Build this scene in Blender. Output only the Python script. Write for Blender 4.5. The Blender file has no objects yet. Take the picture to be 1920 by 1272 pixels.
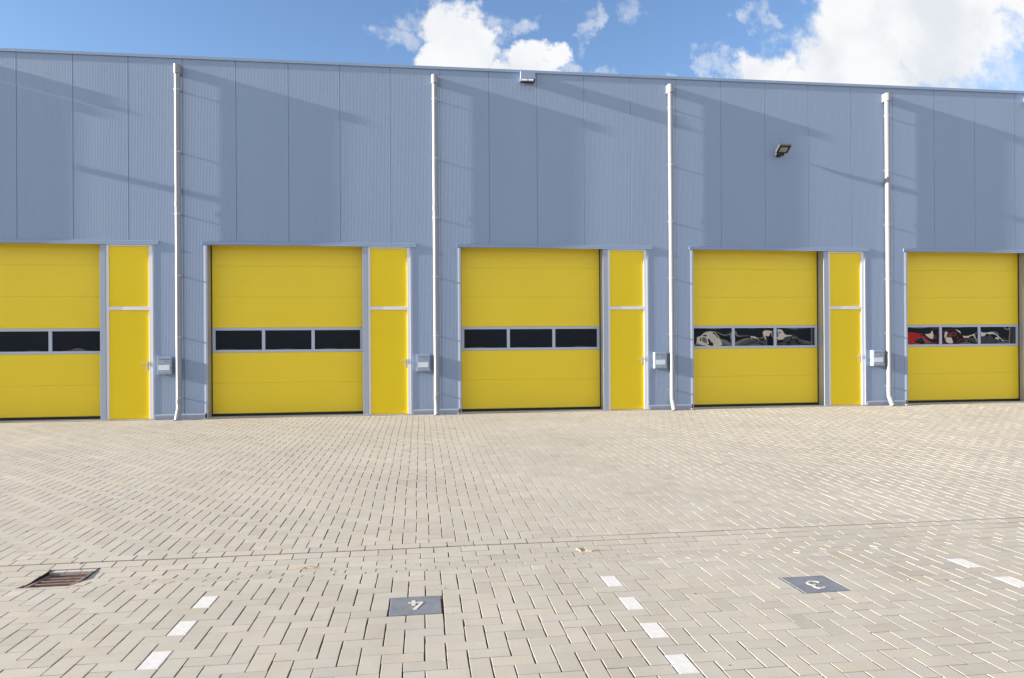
import bpy, bmesh, math, random
import numpy as np
from mathutils import Vector, Matrix

random.seed(7)
rng = np.random.default_rng(11)
S = bpy.context.scene
COL = S.collection
R = math.radians

# ------------------------------------------------------------------ world axes
# x runs along the facade, y goes into the building, z is up; z = 0 is the foot of the facade.
D = 14.662          # facade plane
BAY = 5.0           # distance between two doors of the same kind
W = 0.1065          # width of one paving brick with its joint

# ------------------------------------------------------------------ helpers
class MB:
    """collects simple solids and links them as one mesh object"""
    def __init__(self):
        self.v, self.f, self.m = [], [], []
        self.mi = 0
    def add(self, verts, faces):
        b = len(self.v)
        self.v += [tuple(p) for p in verts]
        self.f += [tuple(b + i for i in f) for f in faces]
        self.m += [self.mi] * len(faces)
    def box(self, x0, x1, y0, y1, z0, z1, bev=0.0):
        if bev <= 0:
            v = [(x, y, z) for z in (z0, z1) for y in (y0, y1) for x in (x0, x1)]
            self.add(v, [(0, 2, 3, 1), (4, 5, 7, 6), (0, 1, 5, 4), (2, 6, 7, 3), (0, 4, 6, 2), (1, 3, 7, 5)])
            return
        bm = bmesh.new()
        bmesh.ops.create_cube(bm, size=1)
        for q in bm.verts:
            q.co = Vector((x0 + (q.co.x + .5) * (x1 - x0), y0 + (q.co.y + .5) * (y1 - y0), z0 + (q.co.z + .5) * (z1 - z0)))
        bmesh.ops.bevel(bm, geom=bm.edges[:], offset=bev, segments=2, profile=.7, affect='EDGES')
        self.bm(bm)
    def bm(self, bm):
        bm.verts.index_update()
        self.add([q.co[:] for q in bm.verts], [[q.index for q in f.verts] for f in bm.faces])
        bm.free()
    def prism(self, prof, a0, a1, axis):
        """closed 2-D profile pushed along an axis; 'x': (y,z)  'y': (x,z)  'z': (x,y)"""
        n = len(prof)
        def put(p, a):
            return {'x': (a, p[0], p[1]), 'y': (p[0], a, p[1]), 'z': (p[0], p[1], a)}[axis]
        v = [put(p, a0) for p in prof] + [put(p, a1) for p in prof]
        f = [(i, (i + 1) % n, n + (i + 1) % n, n + i) for i in range(n)]
        self.add(v, f + [tuple(range(n - 1, -1, -1)), tuple(range(n, 2 * n))])
    def tube(self, pts, r, seg=20, caps=True):
        pts = [Vector(p) for p in pts]
        rs = r if isinstance(r, (list, tuple)) else [r] * len(pts)
        rings = []
        up = None
        for i, p in enumerate(pts):
            a = pts[max(i - 1, 0)]; b = pts[min(i + 1, len(pts) - 1)]
            t = (b - a).normalized()
            if up is None:
                up = Vector((1, 0, 0)) if abs(t.x) < .9 else Vector((0, 1, 0))
            s = t.cross(up).normalized(); u = s.cross(t).normalized(); up = u
            rings.append([p + (s * math.cos(2 * math.pi * k / seg) + u * math.sin(2 * math.pi * k / seg)) * rs[i] for k in range(seg)])
        b = len(self.v)
        v = [q[:] for rg in rings for q in rg]
        f = []
        for i in range(len(pts) - 1):
            for k in range(seg):
                k2 = (k + 1) % seg
                f.append((i * seg + k, i * seg + k2, (i + 1) * seg + k2, (i + 1) * seg + k))
        if caps:
            f.append(tuple(range(seg - 1, -1, -1)))
            f.append(tuple((len(pts) - 1) * seg + k for k in range(seg)))
        self.add(v, f)
    def build(self, name, mats, parent=None, origin=(0, 0, 0), smooth=False):
        me = bpy.data.meshes.new(name)
        o3 = Vector(origin)
        me.from_pydata([(Vector(p) - o3)[:] for p in self.v], [], self.f)
        for m in (mats if isinstance(mats, (list, tuple)) else [mats]):
            me.materials.append(m)
        if any(self.m):
            me.polygons.foreach_set('material_index', self.m)
        bm = bmesh.new(); bm.from_mesh(me)
        bmesh.ops.recalc_face_normals(bm, faces=bm.faces[:])
        if smooth:
            for f in bm.faces: f.smooth = True
            for e in bm.edges:
                if len(e.link_faces) == 2 and e.calc_face_angle(0) > R(38): e.smooth = False
        bm.to_mesh(me); bm.free(); me.update()
        ob = bpy.data.objects.new(name, me)
        COL.objects.link(ob)
        ob.location = o3
        if parent is not None:
            ob.parent = parent
            ob.location = o3 - world_of(parent)
        return ob

def world_of(o):
    v = Vector(o.location)
    while o.parent is not None:
        o = o.parent; v += Vector(o.location)
    return v

def tag(o, label=None, cat=None, group=None, kind=None):
    if label: o['label'] = label
    if cat: o['category'] = cat
    if group: o['group'] = group
    if kind: o['kind'] = kind
    return o

def empty(name, loc, label, cat, group=None):
    o = bpy.data.objects.new(name, None)
    o.empty_display_size = .1
    COL.objects.link(o); o.location = loc
    return tag(o, label, cat, group)

def kids(o):
    return [c for c in bpy.data.objects if c.parent == o]

def copy_tree(o, parent=None):
    c = o.copy(); COL.objects.link(c); c.parent = parent
    for ch in kids(o):
        copy_tree(ch, c)
    return c

# ------------------------------------------------------------------ materials
def mat(name, color, rough=.5, metal=0., spec=.5, coat=0., noise=0., nscale=3., stretch=(1, 1, 1), bump=0., bscale=80., rvar=0.):
    m = bpy.data.materials.new(name); m.use_nodes = True
    nt = m.node_tree; b = nt.nodes['Principled BSDF']
    b.inputs['Base Color'].default_value = (*color, 1)
    b.inputs['Roughness'].default_value = rough
    b.inputs['Metallic'].default_value = metal
    b.inputs['Specular IOR Level'].default_value = spec
    if coat:
        b.inputs['Coat Weight'].default_value = coat
        b.inputs['Coat Roughness'].default_value = .12
    if noise or bump or rvar:
        tc = nt.nodes.new('ShaderNodeTexCoord')
        mp = nt.nodes.new('ShaderNodeMapping'); mp.inputs['Scale'].default_value = stretch
        nt.links.new(tc.outputs['Object'], mp.inputs['Vector'])
        n = nt.nodes.new('ShaderNodeTexNoise'); n.inputs['Scale'].default_value = nscale
        n.inputs['Detail'].default_value = 6; n.inputs['Roughness'].default_value = .6
        nt.links.new(mp.outputs['Vector'], n.inputs['Vector'])
        if noise:
            mr = nt.nodes.new('ShaderNodeMapRange')
            mr.inputs['From Min'].default_value = .25; mr.inputs['From Max'].default_value = .75
            mr.inputs['To Min'].default_value = 1 - noise; mr.inputs['To Max'].default_value = 1 + noise
            nt.links.new(n.outputs['Fac'], mr.inputs['Value'])
            mx = nt.nodes.new('ShaderNodeVectorMath'); mx.operation = 'SCALE'
            mx.inputs[0].default_value = color
            nt.links.new(mr.outputs['Result'], mx.inputs['Scale'])
            nt.links.new(mx.outputs['Vector'], b.inputs['Base Color'])
        if rvar:
            mr = nt.nodes.new('ShaderNodeMapRange')
            mr.inputs['To Min'].default_value = rough - rvar; mr.inputs['To Max'].default_value = rough + rvar
            nt.links.new(n.outputs['Fac'], mr.inputs['Value'])
            nt.links.new(mr.outputs['Result'], b.inputs['Roughness'])
        if bump:
            n2 = nt.nodes.new('ShaderNodeTexNoise'); n2.inputs['Scale'].default_value = bscale
            n2.inputs['Detail'].default_value = 4
            nt.links.new(tc.outputs['Object'], n2.inputs['Vector'])
            bp = nt.nodes.new('ShaderNodeBump'); bp.inputs['Strength'].default_value = bump
            bp.inputs['Distance'].default_value = .002
            nt.links.new(n2.outputs['Fac'], bp.inputs['Height'])
            nt.links.new(bp.outputs['Normal'], b.inputs['Normal'])
    return m

M = {}
M['wall'] = mat('grey blue steel cladding', (.243, .318, .458), .42, spec=.5, noise=.035, nscale=.8, stretch=(1, 1, .15), rvar=.05)
M['trim'] = mat('grey blue folded trim', (.245, .325, .47), .38, noise=.03, nscale=2.)
M['roof'] = mat('dark roofing felt', (.08, .08, .085), .9, noise=.2)
M['foot'] = mat('bounce warmed foot trim', (.275, .315, .405), .5, noise=.08, nscale=5.)  # trim blue made warmer: light bounced off the ground is put into the colour
M['doortrim'] = mat('pale grey door surround', (.315, .365, .465), .36, noise=.03, nscale=2.)
M['inner'] = mat('beige grey reveal lining', (.33, .32, .29), .5, noise=.05)
M['yellow'] = mat('yellow door paint', (.87, .645, .032), .33, spec=.45, noise=.025, nscale=.9, bump=.02, bscale=260, rvar=.04)
M['yellow2'] = mat('yellow side door paint', (.87, .635, .012), .36, spec=.4, noise=.02, nscale=.9, rvar=.04)
M['white'] = mat('white window profile', (.72, .72, .75), .35, noise=.02)
M['alu'] = mat('pale aluminium profile', (.45, .51, .62), .38, noise=.02)
M['rubber'] = mat('black rubber', (.012, .013, .015), .6)
M['pipe'] = mat('light grey pipe', (.24, .255, .285), .36, noise=.04, nscale=2, stretch=(1, 1, .3))
M['zinc'] = mat('galvanised bracket', (.42, .43, .45), .35, metal=.6)
M['steel'] = mat('brushed steel', (.62, .61, .58), .3, metal=.85)
M['box'] = mat('grey mailbox paint', (.27, .335, .43), .4, noise=.03)
M['card'] = mat('name card', (.66, .71, .80), .35)
M['dark'] = mat('dark housing', (.018, .018, .02), .5)
M['lampgrey'] = mat('grey lamp housing', (.085, .085, .088), .42, noise=.05)
M['lens'] = mat('frosted lamp glass', (.27, .265, .25), .25, noise=.12, nscale=12)
M['tube'] = mat('white lamp tube', (.88, .87, .90), .25)
M['concrete'] = mat('pale concrete sill', (.40, .38, .35), .85, noise=.1, nscale=6, bump=.3)
M['rust'] = mat('rusty cast iron', (.175, .115, .098), .75, noise=.35, nscale=30, bump=.5, bscale=120)
M['pit'] = mat('dark drain pit', (.012, .010, .010), .9)
M['tile'] = mat('dark number tile', (.155, .172, .203), .55, noise=.24, nscale=11, bump=.2, bscale=150)
M['numeral'] = mat('cream road paint', (.52, .50, .44), .6, noise=.08, nscale=40)
M['marker'] = mat('white paving brick', (.565, .56, .55), .7, noise=.10, nscale=22, bump=.3)
M['sand'] = mat('yellow joint sand', (.37, .29, .19), .95, noise=.25, nscale=60, bump=.5)
M['debris'] = mat('dark leaf crumbs', (.10, .08, .07), .9, noise=.3, nscale=50)
M['brickdark'] = mat('dark cladding opposite', (.06, .065, .075), .6, noise=.1)
M['vanwhite'] = mat('white car paint', (.78, .77, .74), .25, coat=.5)
M['carred'] = mat('red car paint', (.52, .02, .015), .25, coat=.5)
M['glassdark'] = mat('dark car glass', (.012, .014, .016), .06)
M['tyre'] = mat('tyre', (.02, .02, .02), .8)
M['headlamp'] = mat('lamp glass', (.7, .7, .7), .1)

def pane_mat():
    m = bpy.data.materials.new('dark acrylic pane'); m.use_nodes = True
    nt = m.node_tree; b = nt.nodes['Principled BSDF']
    b.inputs['Base Color'].default_value = (.014, .017, .022, 1)
    b.inputs['Roughness'].default_value = .015
    b.inputs['IOR'].default_value = 1.9          # two sheets of acrylic mirror about twice as much as one
    return m
M['pane'] = pane_mat()

def paving_mat():
    m = bpy.data.materials.new('concrete paving bricks'); m.use_nodes = True
    nt = m.node_tree; b = nt.nodes['Principled BSDF']; L = nt.links.new
    b.inputs['Roughness'].default_value = .85
    b.inputs['Specular IOR Level'].default_value = .3
    at = nt.nodes.new('ShaderNodeAttribute'); at.attribute_name = 'tint'
    tc = nt.nodes.new('ShaderNodeTexCoord')
    def noise(scale, detail, rough=.6):
        n = nt.nodes.new('ShaderNodeTexNoise'); n.inputs['Scale'].default_value = scale
        n.inputs['Detail'].default_value = detail; n.inputs['Roughness'].default_value = rough
        L(tc.outputs['Object'], n.inputs['Vector']); return n
    def rng_(n, a, b_, lo=.3, hi=.7):
        r = nt.nodes.new('ShaderNodeMapRange')
        r.inputs['From Min'].default_value = lo; r.inputs['From Max'].default_value = hi
        r.inputs['To Min'].default_value = a; r.inputs['To Max'].default_value = b_
        L(n.outputs['Fac'], r.inputs['Value']); return r
    big = rng_(noise(.7, 6, .65), .91, 1.06); mid = rng_(noise(6., 6), .955, 1.045); fine = rng_(noise(420., 3), .86, 1.13)
    def mul(a, b_):
        q = nt.nodes.new('ShaderNodeMath'); q.operation = 'MULTIPLY'; L(a, q.inputs[0]); L(b_, q.inputs[1]); return q.outputs[0]
    k = mul(mul(big.outputs['Result'], mid.outputs['Result']), fine.outputs['Result'])
    sc = nt.nodes.new('ShaderNodeVectorMath'); sc.operation = 'SCALE'
    L(at.outputs['Color'], sc.inputs[0]); L(k, sc.inputs['Scale'])
    L(sc.outputs['Vector'], b.inputs['Base Color'])
    n2 = noise(260., 4)
    bp = nt.nodes.new('ShaderNodeBump'); bp.inputs['Strength'].default_value = .22; bp.inputs['Distance'].default_value = .0015
    L(n2.outputs['Fac'], bp.inputs['Height']); L(bp.outputs['Normal'], b.inputs['Normal'])
    return m
M['paving'] = paving_mat()
M['joint'] = mat('joint sand', (.10, .085, .07), .95, noise=.35, nscale=25, bump=.5)
M['ground'] = mat('far ground', (.385, .365, .315), .9, noise=.08, nscale=.5)

# ------------------------------------------------------------------ the paved yard
def zp(y):
    """height of the paving: falls to a shallow gutter, then rises to the facade"""
    xs = [-30, 4.995, 5.102, 5.208, 5.315, 5.421, 5.528, 5.63395, 5.63405, 5.741, 14.60, 16]
    zs = [-.0717 + .0261 * 33.8234, -.102, -.124, -.137, -.148, -.144, -.138, -.1275, -.1215, -.117, -.004, -.004]
    if y < -2: return -.0717 + .0261 * 5.8234
    return float(np.interp(y, xs, zs))

NX0, NY0 = -.3066, 3.8234                      # lattice of the near field
FX0, FY0 = -.0525, 5.7405                      # lattice of the far field
bricks = []                                     # x0,x1,y0,y1,kind
white_cells = {(14, 6), (14, 2), (14, -2), (14, -6), (-10, 6), (-10, 2), (-10, -2), (38, 6), (38, 2)}
tile_cells = set()
for base in (1, 25):
    for a in range(3):
        for b in range(3):
            tile_cells.add((base + a, 3 + b))
def herring(x0, y0, c0, c1, r0, r1, vt, light_row, removed, skip_vertical):
    done = set()
    for c in range(c0, c1):
        for r in range(r0 - 1, r1):
            t = (c + r - vt) % 4
            if t == 0: cells = [(c, r), (c, r + 1)]
            elif t == 2: cells = [(c, r), (c + 1, r)]
            else: continue
            if t == 0 and (c, r) in skip_vertical: continue
            keep = [q for q in cells if r0 <= q[1] < r1 and q not in removed]
            if not keep: continue
            xs = [q[0] for q in keep]; ys = [q[1] for q in keep]
            kind = 'half' if (len(keep) == 1 and keep[0][1] == light_row) else 'brick'
            bricks.append((x0 + min(xs) * W, x0 + (max(xs) + 1) * W, y0 + min(ys) * W, y0 + (max(ys) + 1) * W, kind))
herring(NX0, NY0, -95, 150, -28, 11, 0, 10, tile_cells, white_cells)
herring(FX0, FY0, -120, 185, 0, 83, 3, 0, set(), set())
DR = (-2.665, -2.335, 4.995 + W, 4.995 + 5 * W)   # drain opening
for k, off in enumerate((.03, .094, -.014, .09, -.014, .0885, -.018)):
    ya, yb = 4.995 + k * W, 4.995 + (k + 1) * W
    i = -50
    while off + i * 2 * W < 16:
        xa, xb = off + i * 2 * W, off + (i + 1) * 2 * W
        i += 1
        if 1 <= k <= 4 and xb > DR[0] and xa < DR[1]:
            if xa < DR[0] - .03: bricks.append((xa, DR[0], ya, yb, 'brick'))
            if xb > DR[1] + .03: bricks.append((DR[1], xb, ya, yb, 'brick'))
            continue
        bricks.append((xa, xb, ya, yb, 'brick'))

def wob(x, y):
    dx = .006 * np.sin(1.3 * x + .7 * y + .4) * np.sin(.9 * y + .31 * x) + .003 * np.sin(3.1 * y + 1.7 * x)
    dz = .0015 * np.sin(1.9 * x + .6) * np.sin(1.4 * y + .3 * x) + .0005 * np.sin(4.3 * x + 2.2 * y)
    return dx, dz

def build_paving():
    n = len(bricks)
    V = np.zeros((n, 12, 3)); T = np.zeros((n, 3))
    for i, (x0, x1, y0, y1, kind) in enumerate(bricks):
        cx, cy = (x0 + x1) / 2, (y0 + y1) / 2
        vert = (y1 - y0) > (x1 - x0) * 1.2
        gx = .0062 + abs(rng.normal(0, .0012)); gy = (.0048 if 4.9 < cy < 5.75 else .0034) + abs(rng.normal(0, .0009))
        ox, oy = rng.normal(0, .0007), rng.normal(0, .0006)
        dx, dz = wob(cx, cy)
        oz = rng.normal(0, .0004) + dz
        if 5.6 < cy < 5.75 and cx > .6: oz -= .0045 * min(1, (cx - .6) / 1.6)
        tx, ty = rng.normal(0, .0016), rng.normal(0, .002)
        e = .0014
        za, zb = zp(y0 + 1e-4), zp(y1 - 1e-4)
        rot = rng.normal(0, .003)
        lay = []
        for inset, drop in ((e, 0), (0, .0015), (0, .04)):
            hx, hy = (x1 - x0) / 2 - gx / 2 - inset, (y1 - y0) / 2 - gy / 2 - inset * 1.4
            for sx, sy in ((-1, -1), (1, -1), (1, 1), (-1, 1)):
                px, py = sx * hx, sy * hy
                px, py = px - rot * py, py + rot * px
                z = za + (zb - za) * ((cy + py) - y0) / (y1 - y0) + oz + tx * px + ty * py - drop
                lay.append((cx + px + ox + dx, cy + py + oy, z))
        V[i] = lay
        base = np.array((.384, .362, .314))
        if kind == 'half': base = np.array((.408, .388, .352))
        v = 1 + rng.normal(0, .026)
        if rng.random() < .06: v *= .93
        warm = rng.normal(0, .008)
        T[i] = base * v * np.array((1 + warm, 1, 1 - warm * 1.6))
    quad = np.array([(0, 1, 2, 3), (4, 5, 1, 0), (5, 6, 2, 1), (6, 7, 3, 2), (7, 4, 0, 3),
                     (8, 9, 5, 4), (9, 10, 6, 5), (10, 11, 7, 6), (11, 8, 4, 7)])
    F = (quad[None] + (np.arange(n) * 12)[:, None, None]).reshape(-1, 4)
    VV = V.reshape(-1, 3); CC = np.repeat(T, 12, axis=0); MI = np.zeros(len(F), int)
    # the sand sheet under the joints
    ys = [-3, 0, 2, 4.995, 5.102, 5.208, 5.315, 5.421, 5.528, 5.634, 5.7405, 8, 11, 14.58]
    sv, sf = [], []
    def strip(xa, xb, yl):
        b = len(sv)
        for y in yl:
            sv.extend([(xa, y, zp(y) - .024), (xb, y, zp(y) - .024)])
        for k in range(len(yl) - 1):
            sf.append((b + 2 * k, b + 2 * k + 1, b + 2 * k + 3, b + 2 * k + 2))
    strip(-13, DR[0], ys); strip(DR[1], 20, ys)
    strip(DR[0], DR[1], [y for y in ys if y <= 5.11]); strip(DR[0], DR[1], [y for y in ys if y >= 5.528])
    b0 = len(VV)
    VV = np.vstack([VV, np.array(sv)]); CC = np.vstack([CC, np.full((len(sv), 3), .3)])
    F = np.vstack([F, np.array(sf) + b0]); MI = np.concatenate([MI, np.ones(len(sf), int)])
    me = bpy.data.meshes.new('paved_yard')
    me.vertices.add(len(VV)); me.vertices.foreach_set('co', VV.ravel())
    me.loops.add(F.size); me.loops.foreach_set('vertex_index', F.ravel().astype(np.int32))
    me.polygons.add(len(F))
    me.polygons.foreach_set('loop_start', (np.arange(len(F)) * 4).astype(np.int32))
    me.polygons.foreach_set('loop_total', np.full(len(F), 4, np.int32))
    me.materials.append(M['paving']); me.materials.append(M['joint'])
    me.polygons.foreach_set('material_index', MI.astype(np.int32))
    ca = me.color_attributes.new('tint', 'FLOAT_COLOR', 'POINT')
    ca.data.foreach_set('color', np.hstack([CC, np.ones((len(CC), 1))]).ravel())
    me.update(calc_edges=True); me.validate(); me.shade_flat()
    o = bpy.data.objects.new('paved_yard', me); COL.objects.link(o)
    return tag(o, 'beige concrete brick paving laid in herringbone in front of the warehouse', 'paving', kind='structure')
build_paving()
g = MB(); g.add([(-400, -400, -.205), (400, -400, -.205), (400, 400, -.205), (-400, 400, -.205)], [(0, 1, 2, 3)])
tag(g.build('ground', M['ground']), 'plain beige ground around the paved yard', 'ground', kind='structure')

# white bricks that mark the parking bays
def brick_mb(x0, x1, y0, y1):
    mb = MB(); e = .004; g2 = .0022
    lay = []
    for inset, drop in ((e, 0), (0, .0042), (0, .04)):
        for sx, sy in ((0, 0), (1, 0), (1, 1), (0, 1)):
            x = (x0 + g2 + inset) if sx == 0 else (x1 - g2 - inset)
            y = (y0 + .001 + inset) if sy == 0 else (y1 - .001 - inset)
            lay.append((x, y, zp(y) - drop + .0005 + wob((x0 + x1) / 2, (y0 + y1) / 2)[1]))
    mb.add(lay, [(0, 1, 2, 3), (4, 5, 1, 0), (5, 6, 2, 1), (6, 7, 3, 2), (7, 4, 0, 3), (8, 9, 5, 4), (9, 10, 6, 5), (10, 11, 7, 6), (11, 8, 4, 7), (11, 10, 9, 8)])
    return mb
MARK = {(-10, 6): 'white paving brick left of the number four tile, farthest of the left row of three',
        (-10, 2): 'white paving brick left of the number four tile, middle of the left row of three',
        (-10, -2): 'white paving brick left of the number four tile, nearest of the left row of three',
        (14, 6): 'white paving brick between the two number tiles, farthest of the middle row of four',
        (14, 2): 'white paving brick between the two number tiles, second farthest of the middle row of four',
        (14, -2): 'white paving brick between the two number tiles, third farthest of the middle row of four',
        (14, -6): 'white paving brick between the two number tiles, nearest of the middle row of four',
        (38, 6): 'white paving brick right of the number three tile, farther of the right pair',
        (38, 2): 'white paving brick at the right edge, nearer of the right pair'}
for (c, r) in sorted(MARK):
    x0, y0 = NX0 + c * W, NY0 + r * W
    dx, _ = wob(x0 + W / 2, y0 + W)
    o = brick_mb(x0 + dx, x0 + dx + W, y0, y0 + 2 * W).build('marker_brick', M['marker'], None, (x0 + W / 2, y0 + W, zp(y0 + W)))
    tag(o, MARK[(c, r)], 'marker brick', 'white bricks marking the parking bays')

# number tiles (the strokes stand as seen in the photograph)
def number_tile(base, label, polys):
    x0, y0 = NX0 + base * W, NY0 + 3 * W
    x1, y1 = x0 + 3 * W, y0 + 3 * W
    root = empty('number_tile', ((x0 + x1) / 2, (y0 + y1) / 2, zp((y0 + y1) / 2)), label, 'number tile', 'dark tiles numbering the parking bays')
    mb = MB()
    def corner(x, y, d): return (x, y, zp(y) - d)
    g1, e = .006, .003
    lay = []
    for inset, d in ((g1 + e, -.0005), (g1, .003), (g1, .05)):
        for x, y in ((x0 + inset, y0 + .003), (x1 - inset - .002, y0 + .003), (x1 - inset - .002, y1 - .003), (x0 + inset, y1 - .003)):
            lay.append(corner(x, y, d))
    mb.add(lay, [(0, 1, 2, 3), (4, 5, 1, 0), (5, 6, 2, 1), (6, 7, 3, 2), (7, 4, 0, 3), (8, 9, 5, 4), (9, 10, 6, 5), (10, 11, 7, 6), (11, 8, 4, 7), (11, 10, 9, 8)])
    mb.build('slab', M['tile'], root, root.location)
    nb = MB()
    for poly in polys:
        top = [(x0 + px / 1000, y0 + py / 1000, zp(y0 + py / 1000) + .0030) for px, py in poly]
        bot = [(a, b, c - .0025) for a, b, c in top]
        n = len(top)
        nb.add(top + bot, [tuple(range(n)), tuple(range(2 * n - 1, n - 1, -1))] + [(i, (i + 1) % n, n + (i + 1) % n, n + i) for i in range(n)])
    nb.build('numeral', M['numeral'], root, root.location)
    return root
four = [[(114, 190), (203, 200), (203, 214), (114, 212)], [(135, 212), (157, 212), (157, 244), (135, 244)],
        [(135, 151), (158, 155), (158, 189.9), (135, 189.9)], [(181, 188), (140, 89), (164, 85), (207, 199.8), (186, 199)]]
c3 = [(202, 179), (196, 196), (174, 208), (148, 208), (126, 194), (116, 171), (120, 149), (134, 135), (156, 146), (134, 131), (124, 107), (128, 87), (142, 75), (165, 76), (187, 90)]
three = []
def ribbon(pts, w):
    L_, R_ = [], []
    for i, p in enumerate(pts):
        a = pts[max(i - 1, 0)]; b = pts[min(i + 1, len(pts) - 1)]
        dx, dy = b[0] - a[0], b[1] - a[1]; l = math.hypot(dx, dy)
        nx, ny = -dy / l * w / 2, dx / l * w / 2
        L_.append((p[0] + nx, p[1] + ny)); R_.append((p[0] - nx, p[1] - ny))
    return L_ + R_[::-1]
three = [ribbon(c3[:9], 17), ribbon([(q[0], q[1] - .01) for q in c3[9:]], 17)]
number_tile(1, 'dark square tile painted with a cream number four', four)
number_tile(25, 'dark square tile painted with a cream number three', three)

# street drain in the gutter
def drain():
    x0, x1, y0, y1 = DR
    root = empty('street_drain', ((x0 + x1) / 2, (y0 + y1) / 2, -.2), 'rusty sunken street drain grate in the paving gutter', 'drain')
    zt = 0.
    def zg(y): return -.130 - .030 * (y - y0) / (y1 - y0)
    pit = MB()
    gz = -.1
    e = .004
    pit.box(x0 - .002, x0 + e, y0, y1, -.5, zp(y0) - .012); pit.box(x1 - e, x1 + .002, y0, y1, -.5, zp(y0) - .012)
    pit.box(x0 + e, x1 - e, y0 - .002, y0 + e, -.5, zp(y0) - .012); pit.box(x0 + e, x1 - e, y1 - e, y1 + .002, -.5, zp(y1) - .012)
    pit.box(x0 + e, x1 - e, y0 + e, y1 - e, -.52, -.5)
    pit.build('pit', M['pit'], root, root.location)
    def drop(mb):
        mb.v = [(x, y, z + zg(y)) for x, y, z in mb.v]; return mb
    fr = MB()
    fx0, fx1, fy0, fy1 = x0 + .012, x1 - .010, y0 + .012, y1 - .050
    b = .028
    fr.box(fx0, fx0 + b, fy0, fy1, zt - .05, zt, .003); fr.box(fx1 - b, fx1, fy0, fy1, zt - .05, zt, .003)
    fr.box(fx0 + b - .001, fx1 - b + .001, fy0, fy0 + b, zt - .05, zt - .001, .003); fr.box(fx0 + b - .001, fx1 - b + .001, fy1 - b, fy1, zt - .05, zt - .001, .003)
    drop(fr).build('frame', M['rust'], root, root.location)
    gr = MB()
    ya, yb = fy0 + b, fy1 - b
    n = 4
    step = (yb - ya) / n
    for k in range(1, n):
        yc = ya + step * k
        gr.box(fx0 + b - .004, fx1 - b + .004, yc - .0145, yc + .0145, zt - .030, zt - .002, .004)
    drop(gr).build('grille', M['rust'], root, root.location)
    rim = MB()      # concrete kerb pieces behind the grate
    for a, c in ((x0 + .006, x0 + .112), (x0 + .116, x0 + .218), (x0 + .222, x1 - .006)):
        rim.box(a, c, y1 - .045, y1 - .006, -.26, -.143, .003)
    rim.build('rim_stone', M['concrete'], root, root.location)
drain()

# sand washed into the gutter and a few crumbs
def irregular(cx, cy, rx, ry, n=26, seed=0):
    r_ = random.Random(seed); ph = [r_.uniform(0, 6.28) for _ in range(5)]
    out = []
    for k in range(n):
        a = 2 * math.pi * k / n
        q = 1 + .25 * math.sin(2 * a + ph[0]) + .18 * math.sin(3 * a + ph[1]) + .12 * math.sin(7 * a + ph[2]) + .08 * math.sin(11 * a + ph[3])
        out.append((cx + rx * q * math.cos(a), cy + ry * q * math.sin(a)))
    return out
def sand_patches(spec):
    sd = MB()
    for i, (cx, cy, rx, ry) in enumerate(spec):
        ring = irregular(cx, cy, rx, ry, seed=i + 3)
        v = [(cx, cy, zp(cy) + .0075)] + [(x * .6 + cx * .4, y * .6 + cy * .4, zp(y * .6 + cy * .4) + .006) for x, y in ring] + [(x, y, zp(y) - .004) for x, y in ring]
        n = len(ring); f = []
        for k in range(n):
            k2 = (k + 1) % n
            f += [(0, 1 + k, 1 + k2), (1 + k, 1 + n + k, 1 + n + k2, 1 + k2)]
        sd.add(v, f)
    return sd
sd = sand_patches([(-.84, 5.34, .09, .028), (1.32, 5.42, .06, .03), (1.22, 5.46, .03, .04), (-2.52, 5.62, .03, .012), (-2.28, 5.05, .04, .012)])
tag(sd.build('sand', M['sand'], smooth=True), 'patches of yellow sand washed into the paving gutter', 'sand', kind='stuff')
db = MB()
for k in range(150):
    y = random.uniform(2.9, 9); x = random.uniform(-.45 * y - .5, .75 * y + .5)
    if random.random() < .3: y = random.uniform(14.2, 14.55); x = random.uniform(-8, 14)
    if random.random() < .25: y = random.gauss(5.3, .15)
    r_ = random.uniform(.002, .0065)
    bm = bmesh.new(); bmesh.ops.create_icosphere(bm, subdivisions=1, radius=r_)
    for q in bm.verts:
        q.co = Vector((q.co.x * random.uniform(.6, 1.8), q.co.y * random.uniform(.6, 1.4), q.co.z * .5)) + Vector((x, y, zp(y) + .002))
    db.mi = 0 if random.random() < .6 else 1
    db.bm(bm)
tag(db.build('crumbs', [M['debris'], M['concrete']]), 'tiny stones and leaf crumbs scattered over the paving', 'crumbs', kind='stuff')

# ------------------------------------------------------------------ the warehouse
WH = empty('warehouse', (0, D, 0), 'long grey blue metal warehouse with yellow doors and white drainpipes', 'warehouse')
ZT = 7.10
NB = range(-1, 4)                              # door bays
def bay(n): return BAY * n
openings = [(-4.225 + bay(n), -.165 + bay(n)) for n in NB]
ZL = 3.47
PW = 1.0085

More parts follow.
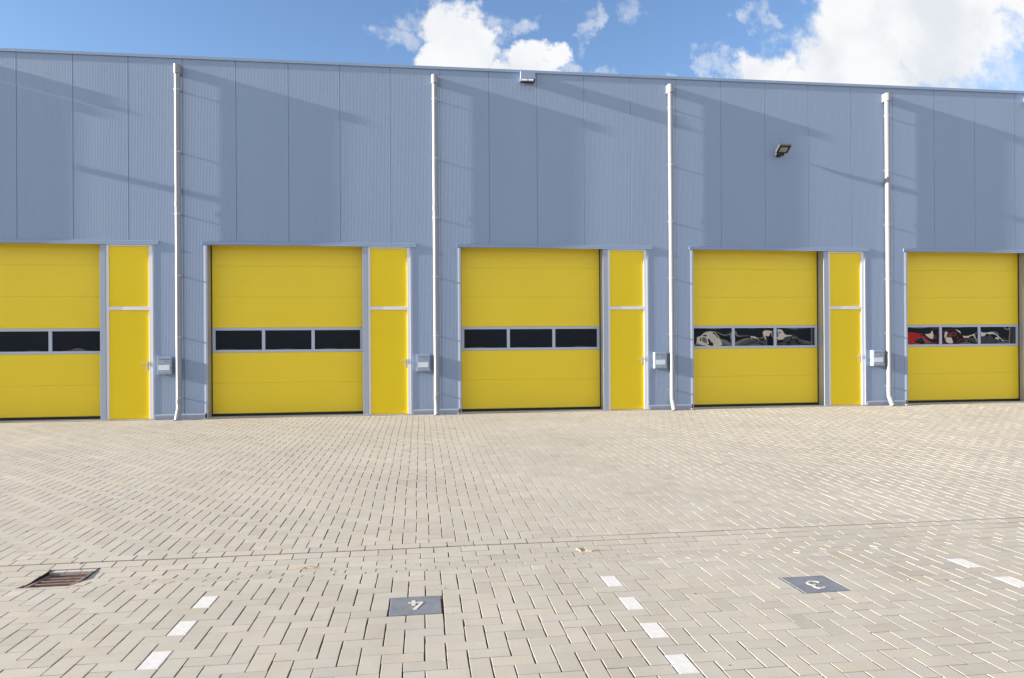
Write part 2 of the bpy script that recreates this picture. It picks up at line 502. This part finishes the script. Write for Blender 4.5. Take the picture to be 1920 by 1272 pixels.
def wall_panel(x0, x1):
    """vertical sandwich panel with fine ribs, notched over the door openings"""
    prof = [(x0 + .0005, .009), (x0 + .0035, .009), (x0 + .011, .0), (x0 + .02, 0)]
    n = 35; p = (x1 - x0 - .04) / n
    for k in range(n):
        a = x0 + .02 + k * p
        prof += [(a + p * .12, 0), (a + p * .28, .0012), (a + p * .62, .0012), (a + p * .80, 0)]
    prof += [(x1 - .02, 0), (x1 - .004, 0), (x1 - .0025, .009), (x1 - .0005, .009)]
    xs = [q[0] for q in prof]
    for a, b in openings:
        for c in (a, b):
            if x0 + .021 < c < x1 - .021:
                k = next(i for i, x in enumerate(xs) if x > c)
                y = prof[k - 1][1] + (prof[k][1] - prof[k - 1][1]) * (c - xs[k - 1]) / (xs[k] - xs[k - 1])
                prof.insert(k, (c, y)); xs.insert(k, c)
    mb = MB()
    for (xa, ya), (xb, yb) in zip(prof[:-1], prof[1:]):
        mid = (xa + xb) / 2
        z0 = ZL if any(a < mid < b for a, b in openings) else .05
        mb.add([(xa, D + ya, z0), (xb, D + yb, z0), (xb, D + yb, ZT), (xa, D + ya, ZT)], [(0, 1, 2, 3)])
    # back of the panel
    segs = sorted({x0 + .0005, x1 - .0005, *[c for o in openings for c in o if x0 < c < x1]})
    for xa, xb in zip(segs[:-1], segs[1:]):
        z0 = ZL if any(a < (xa + xb) / 2 < b for a, b in openings) else .05
        mb.add([(xb, D + .1, z0), (xa, D + .1, z0), (xa, D + .1, ZT), (xb, D + .1, ZT)], [(0, 1, 2, 3)])
        mb.add([(xa, D + .004, z0), (xa, D + .1, z0), (xb, D + .1, z0), (xb, D + .004, z0)], [(0, 1, 2, 3)])
    for xe in (x0 + .0005, x1 - .0005):
        z0 = ZL if any(a < xe < b for a, b in openings) else .05
        mb.add([(xe, D + .009, z0), (xe, D + .1, z0), (xe, D + .1, ZT), (xe, D + .009, ZT)], [(0, 1, 2, 3)])
    me = mb.build('wall_panel', M['wall'], WH, (0, D, 0))
    return me
PX0 = -4.622 - 10 * PW
NP = 36
for i in range(NP):
    wall_panel(PX0 + i * PW, PX0 + (i + 1) * PW)
XL, XR = PX0, PX0 + NP * PW
sh = MB()
sh.box(XL, XL + .1, D + .102, D + 26, 0, ZT); sh.box(XR - .1, XR, D + .102, D + 26, 0, ZT); sh.box(XL + .1, XR - .1, D + 25.9, D + 26, 0, ZT)
sh.build('rear_wall', M['wall'], WH, (0, D, 0))
rf = MB(); rf.box(XL, XR, D + .03, D + 26, ZT + .001, ZT + .03); rf.build('roof', M['roof'], WH, (0, D, 0))
# roof edge in lengths, as the joints show
for i in range(0, NP, 1):
    a, b = PX0 + .35 + i * PW, PX0 + .35 + (i + 1) * PW
    cp = MB()
    cp.prism([(D - .024, 7.082), (D - .024, 7.138), (D + .03, 7.138), (D + .12, 7.138), (D + .12, ZT + .03), (D - .002, ZT + .03), (D - .002, 7.092), (D - .019, 7.082)], a + .0012, b - .0012, 'x')
    cp.build('roof_edge', M['trim'], WH, (0, D, 0))
# floor inside and dark partition so that the hall is closed behind the doors
fl = MB(); fl.box(XL + .1, XR - .1, D + .02, D + 25.9, -.19, -.002); fl.build('floor_slab', M['concrete'], WH, (0, D, 0))

def foot_trim(x0, x1):
    mb = MB()
    mb.prism([(D - .016, -.03), (D - .016, .075), (D - .001, .098), (D + .004, .098), (D + .004, -.03)], x0, x1, 'x')
    return mb.build('foot_trim', M['foot'], WH, (0, D, 0))
foot_trim(XL, openings[0][0])
for k in range(len(openings) - 1):
    foot_trim(openings[k][1], openings[k + 1][0])
foot_trim(openings[-1][1], XR)
sill = MB()
for a, b in openings:
    sill.box(a - .02, b + .02, D - .055, D + .3, -.1, .008, .004)
sill.build('door_sill', M['concrete'], WH, (0, D, 0))

# one door bay, built at bay 0 and copied
def door_bay():
    out = []
    O = (-2.66, D, 0)
    # big sectional door
    xa, xb, yd = -4.152, -1.184, D + .25
    zs = [.062, .675, 1.289]; zs2 = [1.790, 2.415, 3.036, 3.62]
    mb = MB()
    for group in (zs, zs2):
        for z0, z1 in zip(group[:-1], group[1:]):
            prof = [(yd + .003, z0 + .0005), (yd, z0 + .004)]
            m = (z0 + z1) / 2
            prof += [(yd, z1 - .004), (yd + .003, z1 - .0005), (yd + .04, z1 - .0005), (yd + .04, z0 + .0005)]
            mb.prism(prof, xa, xb, 'x')
    door = mb.build('garage_door', M['yellow'], WH, O); out.append(door)
    fr = MB()
    z0, z1, p0, p1 = 1.2905, 1.7885, 1.343, 1.736
    panes = ((-4.096, -3.193), (-3.130, -2.216), (-2.153, -1.240))
    fr.box(xa, xb, yd - .006, yd + .04, z0, p0, .003); fr.box(xa, xb, yd - .006, yd + .04, p1, z1, .003)
    edges = [xa, panes[0][0], panes[0][1], panes[1][0], panes[1][1], panes[2][0], panes[2][1], xb]
    for k in range(0, 8, 2):
        fr.box(edges[k], edges[k + 1], yd - .0055, yd + .0395, p0 - .002, p1 + .002, .003)
    fr.build('window_frame', M['alu'], door, O, smooth=False)
    for (a, b) in panes:
        pn = MB(); nx, nz = 72, 32
        sx = a * 1.7
        v = []
        for j in range(nz + 1):
            for i in range(nx + 1):
                u, w_ = i / nx, j / nz
                edge = math.sin(math.pi * u) ** .6 * math.sin(math.pi * w_) ** .6 if 0 < u < 1 and 0 < w_ < 1 else 0
                y = .0024 * math.sin(6.3 * u + sx) * math.cos(3.0 * w_ + sx) + .0011 * math.sin(13 * u + 2 * sx + 2.5 * w_) + .0008 * math.cos(7 * w_ - 9 * u + sx)
                v.append((a - .003 + u * (b - a + .006), yd + .010 + y * edge - .0035 * edge, p0 - .003 + w_ * (p1 - p0 + .006)))
        f = [(j * (nx + 1) + i, j * (nx + 1) + i + 1, (j + 1) * (nx + 1) + i + 1, (j + 1) * (nx + 1) + i) for j in range(nz) for i in range(nx)]
        pn.add(v, f)
        pn.box(a - .002, b + .002, yd + .020, yd + .028, p0 - .002, p1 + .002)
        po = pn.build('window_pane', M['pane'], door, O, smooth=True)
    rb = MB(); rb.box(xa - .005, xb + .005, yd + .002, yd + .038, .010, .0615, .006); rb.build('bottom_seal', M['rubber'], door, O)
    for a, b in ((-4.172, xa - .001), (xb + .001, -1.164)):
        ss = MB(); ss.box(a, b, yd - .012, yd + .045, .012, 3.45); ss.build('side_seal', M['rubber'], door, O)
    # reveals, post and head lining
    rv = MB()
    rv.box(-4.20, -4.172, D + .002, D + .30, .009, 3.448)
    rv.box(-1.164, -1.150, D + .012, D + .30, .009, 3.448)
    rv.box(-4.172, -1.164, D + .01, D + .30, 3.448, 3.470)
    out.append(rv.build('door_reveal', M['inner'], WH, O))
    ps = MB()
    ps.box(-1.166, -1.062, D - .001, D + .011, .009, 3.43, .003)
    ps.box(-1.149, -1.062, D + .0115, D + .14, .009, 3.445)
    out.append(ps.build('door_post', M['doortrim'], WH, O))
    for side in (-1, 1):
        jb = MB()
        if side < 0:
            jb.prism([(-4.238, D + .001), (-4.238, D - .003), (-4.205, D - .009), (-4.171, D - .009), (-4.171, D + .0015), (-4.2, D + .004)], .098, 3.425, 'z')
        else:
            jb.prism([(-.196, D + .055), (-.196, D - .006), (-.172, D - .006), (-.158, D + .0005), (-.158, D + .004), (-.188, D + .004), (-.188, D + .055)], .012, 3.425, 'z')
        out.append(jb.build('jamb_trim', M['doortrim'], WH, O))
    lt = MB()
    lt.prism([(D - .003, 3.505), (D - .003, 3.497), (D - .018, 3.49), (D - .018, 3.432), (D - .030, 3.424), (D + .012, 3.424), (D + .012, 3.505)], -4.258, -.078, 'x')
    out.append(lt.build('lintel_trim', M['trim'], WH, O))
    # narrow side door with a solid panel above
    yl = D + .034
    lf = MB()
    lf.box(-1.010, -.270, yl, yl + .045, .012, 2.138, .003)
    lf.box(-1.004, -.276, yl - .004, yl, .030, .075, .0015)
    leaf = lf.build('side_door', M['yellow2'], WH, O); out.append(leaf)
    tp = MB(); tp.box(-1.010, -.270, yl + .004, yl + .04, 2.208, 3.388, .003); tp.build('top_panel', M['yellow2'], leaf, O)
    fm = MB()
    yf = D + .012
    fm.box(-1.061, -1.0105, yf, yf + .07, .012, 3.423, .003); fm.box(-.2695, -.2, yf, yf + .07, .012, 3.423, .003)
    fm.box(-1.0105, -.2695, yf + .001, yf + .07, 3.3885, 3.423, .003); fm.box(-1.0105, -.2695, yf + .001, yf + .07, 2.139, 2.207, .003)
    fm.build('door_frame', M['white'], leaf, O)
    hd = MB()
    hd.box(-.318, -.283, yl - .010, yl - .0005, .955, 1.135, .004)
    hd.tube([(-.300, yl - .008, 1.083), (-.300, yl - .055, 1.083), (-.310, yl - .062, 1.083), (-.425, yl - .062, 1.081)], .0095, 12)
    hd.tube([(-.300, yl - .016, .995), (-.300, yl - .008, .995)], .012, 14)
    hd.build('handle', M['steel'], leaf, O, smooth=True)
    kp = MB(); kp.box(-.262, -.238, yf - .007, yf - .0003, 1.03, 1.13, .003); kp.build('strike_plate', M['steel'], leaf, O)
    return out
proto = door_bay()
for n in NB:
    if n == 0: continue
    for o in proto:
        c = copy_tree(o, WH)
        c.location = Vector(o.location) + Vector((bay(n), 0, 0))
# the panes of each door are bowed in their own way
def rebow(o, seed, amp):
    me = o.data.copy(); o.data = me
    r_ = random.Random(seed)
    n = (72 + 1) * (32 + 1)
    a, b_, c_, d_ = [r_.uniform(0, 6.28) for _ in range(4)]
    y_at = .25 + .010
    for i in range(n):
        u, w_ = (i % 73) / 72, (i // 73) / 32
        edge = (math.sin(math.pi * u) * math.sin(math.pi * w_)) ** .6 if 0 < u < 1 and 0 < w_ < 1 else 0
        y = .0030 * math.sin(5.0 * u + a) * math.cos(2.6 * w_ + b_) + .0011 * math.sin(10 * u + c_ + 2.0 * w_) + .0005 * math.cos(6 * w_ - 8 * u + d_)
        me.vertices[i].co.y = y_at + (y - .003) * edge * amp
k = 0
for o in [q for q in bpy.data.objects if q.name.startswith('window_pane')]:
    rebow(o, 100 + k, 1.0 if world_of(o).x > 4 else .35); k += 1

# drainpipes
def drainpipe(x):
    O = (x, D, 0)
    yc = D - .090
    mb = MB()
    zb = .215
    mb.tube([(x, yc, 6.80), (x, yc, zb), (x, yc - .012, zb - .03), (x, yc - .105, .03), (x, yc - .118, zp(yc - .12) + .003)], .055, 28)
    pipe = mb.build('drainpipe', M['pipe'], WH, O, smooth=True)
    for z0, z1 in ((4.16, 4.245), (.30, .39)):
        cl = MB()
        cl.tube([(x, yc, z0), (x, yc, z1)], .0585, 28)
        cl.build('coupling', M['pipe'], pipe, O, smooth=True)
    hp = MB()
    bm = bmesh.new()
    ya, yb = D - .172, D - .001
    n = 14; prof = []
    for k in range(n + 1):
        a = math.pi + math.pi * k / n
        prof.append((x + .067 * math.cos(a), D - .092 + .076 * math.sin(a)))
    prof = [(x - .067, yb)] + prof + [(x + .067, yb)]
    hp.prism(prof, 6.752, 6.925, 'z')
    bm.free()
    hp.build('hopper', M['pipe'], pipe, O, smooth=True)
    for z in (6.44, 5.225, 4.013, 2.807, 1.606, .425):
        br = MB()
        br.tube([(x, yc, z - .012), (x, yc, z + .012)], .0575, 28)
        br.box(x - .010, x + .010, D - .040, D + .0005, z - .012, z + .012)
        br.box(x + .045, x + .078, yc + .016, yc + .040, z - .014, z + .010, .003)
        br.box(x - .082, x - .045, yc + .018, yc + .034, z - .008, z + .008, .003)
        br.build('bracket', M['zinc'], pipe, O, smooth=True)
    return pipe
p0 = drainpipe(-4.688)
for n in (-1, 1, 2, 3):
    c = copy_tree(p0, WH); c.location = Vector(p0.location) + Vector((bay(n), 0, 0))

# ------------------------------------------------------------------ things fixed on the facade
def mailbox(x, label):
    root = empty('mailbox', (x, D, .879), label, 'mailbox', 'grey mailboxes beside the side doors')
    x0, x1, y0, z0, z1 = x - .135, x + .135, D - .118, .879, 1.229
    b = MB(); b.box(x0, x1, y0, D - .002, z0, z1, .006); b.build('body', M['box'], root, root.location)
    f = MB(); f.box(x0 + .010, x1 - .010, y0 - .010, y0 - .0005, z1 - .052, z1 - .010, .003); f.build('flap', M['box'], root, root.location)
    d = MB(); d.box(x0 + .014, x1 - .014, y0 - .006, y0 - .0004, z0 + .016, z1 - .060, .002); d.build('front_door', M['box'], root, root.location)
    c = MB(); c.box(x0 + .028, x1 - .038, y0 - .0085, y0 - .0062, z0 + .085, z0 + .185, .0008); c.build('name_card', M['card'], root, root.location)
    l = MB(); l.tube([(x - .01, y0 - .014, z1 - .092), (x - .01, y0 - .006, z1 - .092)], .012, 16)
    l.build('lock', M['steel'], root, root.location)
    s = MB(); s.box(x - .05, x + .03, y0 - .0085, y0 - .0062, z0 + .048, z0 + .062, .001); s.build('emblem', M['steel'], root, root.location)
    return root
m0 = mailbox(.052, 'grey mailbox on the pier between the second and third garage doors')
LBL = {-1: 'grey mailbox on the pier between the first and second garage doors', 1: 'grey mailbox on the pier between the third and fourth garage doors',
       2: 'grey mailbox on the pier between the fourth and fifth garage doors'}
for n in (-1, 1, 2):
    c = copy_tree(m0); c.location = Vector(m0.location) + Vector((bay(n), 0, 0)); c['label'] = LBL[n]

def eave_lamp(x, label):
    root = empty('eave_lamp', (x, D, 6.86), label, 'wall lamp', 'box lamps under the roof edge')
    h = MB(); h.prism([(D - .150, 6.915), (D - .150, 7.0815), (D - .001, 7.0815), (D - .001, 6.89)], x - .148, x + .148, 'x'); h.build('housing', M['trim'], root, root.location)
    r = MB(); r.prism([(D - .154, 6.900), (D - .154, 6.9145), (D - .004, 6.8895), (D - .004, 6.872), (D - .13, 6.872)], x - .146, x + .146, 'x'); r.build('rim', M['dark'], root, root.location)
    for a, b in ((-.132, -.012), (.006, .112)):
        t = MB(); t.tube([(x + a, D - .150, 6.884), (x + b, D - .150, 6.884)], .021, 16); t.build('lamp_tube', M['tube'], root, root.location, smooth=True)
    return root
e0 = eave_lamp(2.235, 'box lamp with two white tubes under the roof edge above the third garage door')
for x, lb in ((13.92, 'box lamp under the roof edge cut off by the right frame edge'), (-9.2, 'box lamp under the roof edge left of the first garage door, outside the frame')):
    c = copy_tree(e0); c.location = (x, D, 6.86); c['label'] = lb

def floodlight(x, z, label):
    root = empty('floodlight', (x, D, z), label, 'floodlight', 'dark floodlights on the facade')
    br = MB()
    br.box(x - .05, x + .05, D - .014, D - .001, z - .06, z + .06, .004)
    br.tube([(x, D - .012, z), (x, D - .09, z - .01)], .017, 12)
    br.build('bracket', M['dark'], root, root.location, smooth=True)
    # the head tilts upward away from the wall
    a = R(33); ca, sa = math.cos(a), math.sin(a)
    def P(xx, l, t):          # l along the head (outward), t thickness (up)
        return (x + xx, D - .075 - l * ca + t * sa * -1 * -1, z - .055 + l * sa + t * ca)
    def slab(mb, x0, x1, l0, l1, t0, t1, bev=.006):
        bm = bmesh.new(); bmesh.ops.create_cube(bm, size=1)
        for q in bm.verts:
            q.co = Vector((x0 + (q.co.x + .5) * (x1 - x0), l0 + (q.co.y + .5) * (l1 - l0), t0 + (q.co.z + .5) * (t1 - t0)))
        bmesh.ops.bevel(bm, geom=bm.edges[:], offset=bev, segments=2, profile=.7, affect='EDGES')
        for q in bm.verts: q.co = Vector(P(q.co.x, q.co.y, q.co.z))
        mb.bm(bm)
    h = MB(); slab(h, -.135, .135, .085, .300, 0, .055); slab(h, -.105, .085, 0, .086, .004, .050)
    h.build('housing', M['lampgrey'], root, root.location)
    u = MB(); slab(u, -.130, .130, .088, .297, -.004, -.0004, .001); slab(u, -.1, .08, .004, .084, -.001, .003, .001); u.build('underside', M['dark'], root, root.location)
    g_ = MB(); slab(g_, -.085, .075, .125, .250, -.008, -.0045, .001); g_.build('lamp_glass', M['lens'], root, root.location)
    return root
f0 = floodlight(7.79, 5.53, 'dark floodlight with tilted head on the facade above the fourth garage door')
c = copy_tree(f0); c.location = (-9.2, D, 5.53); c['label'] = 'dark floodlight on the facade left of the first garage door, outside the frame'

# ------------------------------------------------------------------ what stands behind the camera (seen mirrored in the door windows)
def vehicle(name, label, cat, loc, rz, prof, glass, width, paint, wheels, r, side_win):
    root = empty(name, loc, label, cat)
    o = Vector(loc)
    def b(mb, nm, m, par=root, sm=False):
        ob = mb.build(nm, m, None, (0, 0, 0), smooth=sm); ob.parent = par; return ob
    bm = bmesh.new()
    hw = width / 2
    L_, Rr = [], []
    for px, pz in prof:
        tuck = .16 * max(0, (pz - 1.0)) * .9
        L_.append(bm.verts.new((px, -hw + tuck, pz))); Rr.append(bm.verts.new((px, hw - tuck, pz)))
    n = len(prof)
    for i in range(n):
        j = (i + 1) % n
        bm.faces.new((L_[i], L_[j], Rr[j], Rr[i]))
    bm.faces.new(L_[::-1]); bm.faces.new(Rr)
    bmesh.ops.recalc_face_normals(bm, faces=bm.faces[:])
    bmesh.ops.bevel(bm, geom=bm.edges[:], offset=.06, segments=3, profile=.6, affect='EDGES')
    mb = MB(); mb.bm(bm); b(mb, 'body', paint, sm=True)
    for k, quad in enumerate(glass):
        (xa, za), (xb, zb_) = quad
        dx, dz = xb - xa, zb_ - za; l = math.hypot(dx, dz); nx, nz = dz / l * .012, -dx / l * .012
        if nx * (1 if xa > 0 else -1) < 0: nx, nz = -nx, -nz
        mb = MB(); w2 = hw - .30
        mb.add([(xa + nx, -w2, za + nz), (xa + nx, w2, za + nz), (xb + nx, w2 - .05, zb_ + nz), (xb + nx, -w2 + .05, zb_ + nz)] + [(xa - nx, -w2, za - nz), (xa - nx, w2, za - nz), (xb - nx, w2 - .05, zb_ - nz), (xb - nx, -w2 + .05, zb_ - nz)],
               [(0, 1, 2, 3), (7, 6, 5, 4), (0, 4, 5, 1), (1, 5, 6, 2), (2, 6, 7, 3), (3, 7, 4, 0)])
        b(mb, 'windscreen' if k == 0 else 'rear_window', M['glassdark'])
    for s in (-1, 1):
        for poly in side_win:
            mb = MB()
            v = []
            for off in (.010, -.012):
                for px, pz in poly:
                    tuck = .16 * max(0, (pz - 1.0)) * .9
                    v.append((px, s * (hw - tuck + off), pz))
            n_ = len(poly)
            mb.add(v, [tuple(range(n_)), tuple(range(2 * n_ - 1, n_ - 1, -1))] + [(i, (i + 1) % n_, n_ + (i + 1) % n_, n_ + i) for i in range(n_)])
            b(mb, 'side_window', M['glassdark'])
        fx = max(p[0] for p in prof)
        mb = MB(); mb.box(fx - .14, fx - .02, s * hw * .72 - .14, s * hw * .72 + .14, .72, .9, .02); b(mb, 'headlight', M['headlamp'])
        for wx in wheels:
            t = MB(); yy = s * (hw - .10)
            t.tube([(wx, yy - .11, r), (wx, yy - .09, r), (wx, yy + .09, r), (wx, yy + .112, r)], [r * .86, r, r, r * .86], 28)
            w_ = b(t, 'wheel', M['tyre'], sm=True)
            c_ = MB(); c_.tube([(wx, yy + s * .10, r), (wx, yy + s * .122, r)], [r * .62, r * .54], 20); b(c_, 'rim', M['zinc'], w_, True)
    root.rotation_euler.z = rz
    return root
van_prof = [(-2.5, .42), (2.45, .38), (2.55, .75), (2.45, 1.08), (1.75, 1.28), (1.15, 2.08), (.9, 2.22), (-2.4, 2.26), (-2.52, 2.1)]
van_glass = [((1.70, 1.33), (1.19, 2.02)), ((-2.52, 1.3), (-2.52, 1.9))]
van_win = [[(.55, 1.28), (1.5, 1.28), (1.05, 1.92), (.55, 1.92)]]
GZ = -.2
vehicle('white_van', 'white delivery van mirrored in the left windows of the fourth garage door', 'van', (17.0, -9.0, GZ), R(92), van_prof, van_glass, 1.95, M['vanwhite'], (-1.55, 1.6), .34, van_win)
vehicle('white_van', 'white van mirrored in the middle window of the fourth garage door', 'van', (20.9, -9.6, GZ), R(88), van_prof, van_glass, 1.95, M['vanwhite'], (-1.55, 1.6), .34, van_win)
vehicle('red_van', 'red van mirrored in the windows of the fifth garage door', 'van', (29.6, -9.0, GZ), R(93), van_prof, van_glass, 1.9, M['carred'], (-1.55, 1.6), .34, van_win)
vehicle('white_van', 'white van parked beside the red van, mirrored in the fifth garage door', 'van', (34.2, -9.2, GZ), R(90), van_prof, van_glass, 1.95, M['vanwhite'], (-1.55, 1.6), .34, van_win)
ow = empty('opposite_hall', (5, -26, GZ), 'dark hall across the yard behind the camera, mirrored in the dark windows', 'hall')
q = MB(); q.box(-75, 95, -44, -26, GZ - .1, 6.2); q.build('wall', M['brickdark'], ow, ow.location)
q = MB(); q.box(-75.2, 95.2, -44.2, -25.85, 6.2, 6.45); q.build('roof', M['roof'], ow, ow.location)

# ------------------------------------------------------------------ camera
cam = bpy.data.cameras.new('camera'); co = bpy.data.objects.new('camera', cam); COL.objects.link(co)
cam.sensor_fit = 'HORIZONTAL'; cam.sensor_width = 36; cam.lens = 1330.68 / 1920 * 36
cam.clip_start = .05; cam.clip_end = 3000
CM = ((0.991828, -0.127402, -0.006743), (-0.0065, 0.002326, -0.999976), (0.127415, 0.991848, 0.001479))
r_, d_, f_ = [Vector(q) for q in CM]
u_ = -d_
co.matrix_world = Matrix(((r_.x, u_.x, -f_.x, 0), (r_.y, u_.y, -f_.y, 0), (r_.z, u_.z, -f_.z, 1.505), (0, 0, 0, 1)))
S.camera = co

# ------------------------------------------------------------------ light
SUN_EL, SUN_TH = R(13.9), R(2.65)
sd_ = Vector((-math.cos(SUN_EL) * math.cos(SUN_TH), -math.cos(SUN_EL) * math.sin(SUN_TH), math.sin(SUN_EL)))
sl = bpy.data.lights.new('sun', 'SUN'); sl.energy = 5.0; sl.angle = R(.53); sl.color = (1, .89, .76)
so = bpy.data.objects.new('sun', sl); COL.objects.link(so)
so.rotation_euler = sd_.to_track_quat('Z', 'Y').to_euler()

w = bpy.data.worlds.new('World'); S.world = w; w.use_nodes = True
nt = w.node_tree; nt.nodes.clear(); L = nt.links.new
out = nt.nodes.new('ShaderNodeOutputWorld'); bg = nt.nodes.new('ShaderNodeBackground')
sky = nt.nodes.new('ShaderNodeTexSky'); sky.sky_type = 'NISHITA'; sky.sun_disc = False
sky.sun_elevation = SUN_EL; sky.sun_rotation = R(270) - SUN_TH
sky.air_density = 1.0; sky.dust_density = .4; sky.ozone_density = 1.6
bg.inputs['Strength'].default_value = .1
class X:
    """tiny expression builder over Math nodes"""
    def __init__(s, o): s.o = o
    @staticmethod
    def op(kind, *a, clamp=False):
        n = nt.nodes.new('ShaderNodeMath'); n.operation = kind; n.use_clamp = clamp
        for i, q in enumerate(a):
            if isinstance(q, X): L(q.o, n.inputs[i])
            else: n.inputs[i].default_value = q
        return X(n.outputs[0])
    def __add__(s, b): return X.op('ADD', s, b)
    def __sub__(s, b): return X.op('SUBTRACT', s, b)
    def __mul__(s, b): return X.op('MULTIPLY', s, b)
    def __truediv__(s, b): return X.op('DIVIDE', s, b)
tc = nt.nodes.new('ShaderNodeTexCoord')
sp = nt.nodes.new('ShaderNodeSeparateXYZ'); L(tc.outputs['Generated'], sp.inputs[0])
dx, dy, dz = [X(sp.outputs[i]) for i in range(3)]
dyc = X.op('MAXIMUM', dy, .05)
u0, v0 = dx / dyc, dz / dyc
cb = nt.nodes.new('ShaderNodeCombineXYZ'); L(u0.o, cb.inputs[0]); L(v0.o, cb.inputs[1])
def fbm(scale, detail, rough, off=0., vec=None, stretch=1.):
    mp = nt.nodes.new('ShaderNodeMapping'); mp.inputs['Location'].default_value = (off, off * .7, off * 1.3); mp.inputs['Scale'].default_value = (1, stretch, 1)
    L(vec or cb.outputs[0], mp.inputs[0])
    n = nt.nodes.new('ShaderNodeTexNoise'); n.noise_dimensions = '2D'
    n.inputs['Scale'].default_value = scale; n.inputs['Detail'].default_value = detail; n.inputs['Roughness'].default_value = rough
    L(mp.outputs[0], n.inputs['Vector']); return X(n.outputs['Fac'])
wu = (fbm(11, 5, .6, 1.3) - .5) * .13; wv = (fbm(11, 5, .6, 7.7) - .5) * .09
u, v = u0 + wu, v0 + wv
solid = [  # u, v, ru, rv
    (.040, .440, .056, .044), (.075, .412, .050, .045), (.030, .395, .045, .040), (.050, .37, .06, .03),
    (.150, .392, .055, .030), (.195, .405, .036, .022), (.115, .375, .05, .018), (.165, .365, .08, .024),
    (.495, .382, .075, .050), (.65, .42, .13, .085), (.68, .50, .12, .10), (.80, .47, .16, .09), (.82, .55, .25, .08), (.64, .365, .16, .05)]
thin = [
    (-.035, .425, .040, .026), (-.005, .455, .05, .022), (.112, .44, .035, .03), (.140, .443, .030, .020), (.245, .450, .016, .042), (.30, .49, .03, .03),
    (.425, .405, .022, .026), (.37, .38, .03, .012), (.515, .487, .03, .02), (.49, .465, .025, .016), (.29, .383, .03, .016), (.18, .505, .06, .02), (.235, .385, .03, .02),
    (.80, .40, .14, .05), (.93, .45, .12, .09), (.90, .41, .14, .07)]
def blobfield(lst):
    field = None
    for (bu, bv, ru, rv) in lst:
        a = (u - bu) / ru; b = (v - bv) / rv
        e = X.op('SUBTRACT', 1.0, X.op('SQRT', a * a + b * b))
        field = e if field is None else X.op('MAXIMUM', field, e)
    return field
det = (fbm(17, 9, .60, 3.1) - .5)
dens = blobfield(solid) * 1.35 + det
dthin = X.op('MINIMUM', blobfield(thin), .5) + (fbm(26, 9, .62, 5.3, stretch=.8) - .5) * 1.8
def sstep(x, a, b):
    n = nt.nodes.new('ShaderNodeMapRange'); n.interpolation_type = 'SMOOTHSTEP'
    n.inputs['From Min'].default_value = a; n.inputs['From Max'].default_value = b
    L(x.o, n.inputs['Value']); return X(n.outputs['Result'])
alpha = X.op('MAXIMUM', sstep(dens, -.06, .50), sstep(dthin, .05, .85) * .55)
thick = sstep(fbm(7, 4, .5, 9.0), .42, .70)
ccol = nt.nodes.new('ShaderNodeMix'); ccol.data_type = 'RGBA'
CL = 3.25
ccol.inputs['A'].default_value = (CL * .97, CL * .98, CL * 1.0, 1); ccol.inputs['B'].default_value = (CL * .80, CL * .835, CL * .895, 1)
L(thick.o, ccol.inputs['Factor'])
tint = nt.nodes.new('ShaderNodeVectorMath'); tint.operation = 'MULTIPLY'; tint.inputs[1].default_value = (.62, .69, .83)
L(sky.outputs['Color'], tint.inputs[0])
mx = nt.nodes.new('ShaderNodeMix'); mx.data_type = 'RGBA'
L(alpha.o, mx.inputs['Factor']); L(tint.outputs['Vector'], mx.inputs['A']); L(ccol.outputs['Result'], mx.inputs['B'])
# unseen broken cumulus overhead and behind the camera, added to lift the ambient light
n3 = nt.nodes.new('ShaderNodeTexNoise'); n3.inputs['Scale'].default_value = 2.2; n3.inputs['Detail'].default_value = 9; n3.inputs['Roughness'].default_value = .6
L(tc.outputs['Generated'], n3.inputs['Vector'])
rest = sstep(X(n3.outputs['Fac']), .45, .58) * sstep(X.op('SUBTRACT', .45, dy), .0, .25) * sstep(dz, .0, .06)
mx2 = nt.nodes.new('ShaderNodeMix'); mx2.data_type = 'RGBA'
L(rest.o, mx2.inputs['Factor']); L(mx.outputs['Result'], mx2.inputs['A']); mx2.inputs['B'].default_value = (4.3, 4.25, 4.2, 1)
L(mx2.outputs['Result'], bg.inputs['Color']); L(bg.outputs[0], out.inputs[0])

# ------------------------------------------------------------------ colour management
S.view_settings.view_transform = 'Standard'; S.view_settings.look = 'None'
S.view_settings.gamma = 1; S.view_settings.use_curve_mapping = False
S.view_settings.exposure = 1.6
S.cycles.max_bounces = 6; S.cycles.diffuse_bounces = 3; S.cycles.glossy_bounces = 4
S.cycles.use_denoising = True
S.cycles.sample_clamp_indirect = 8
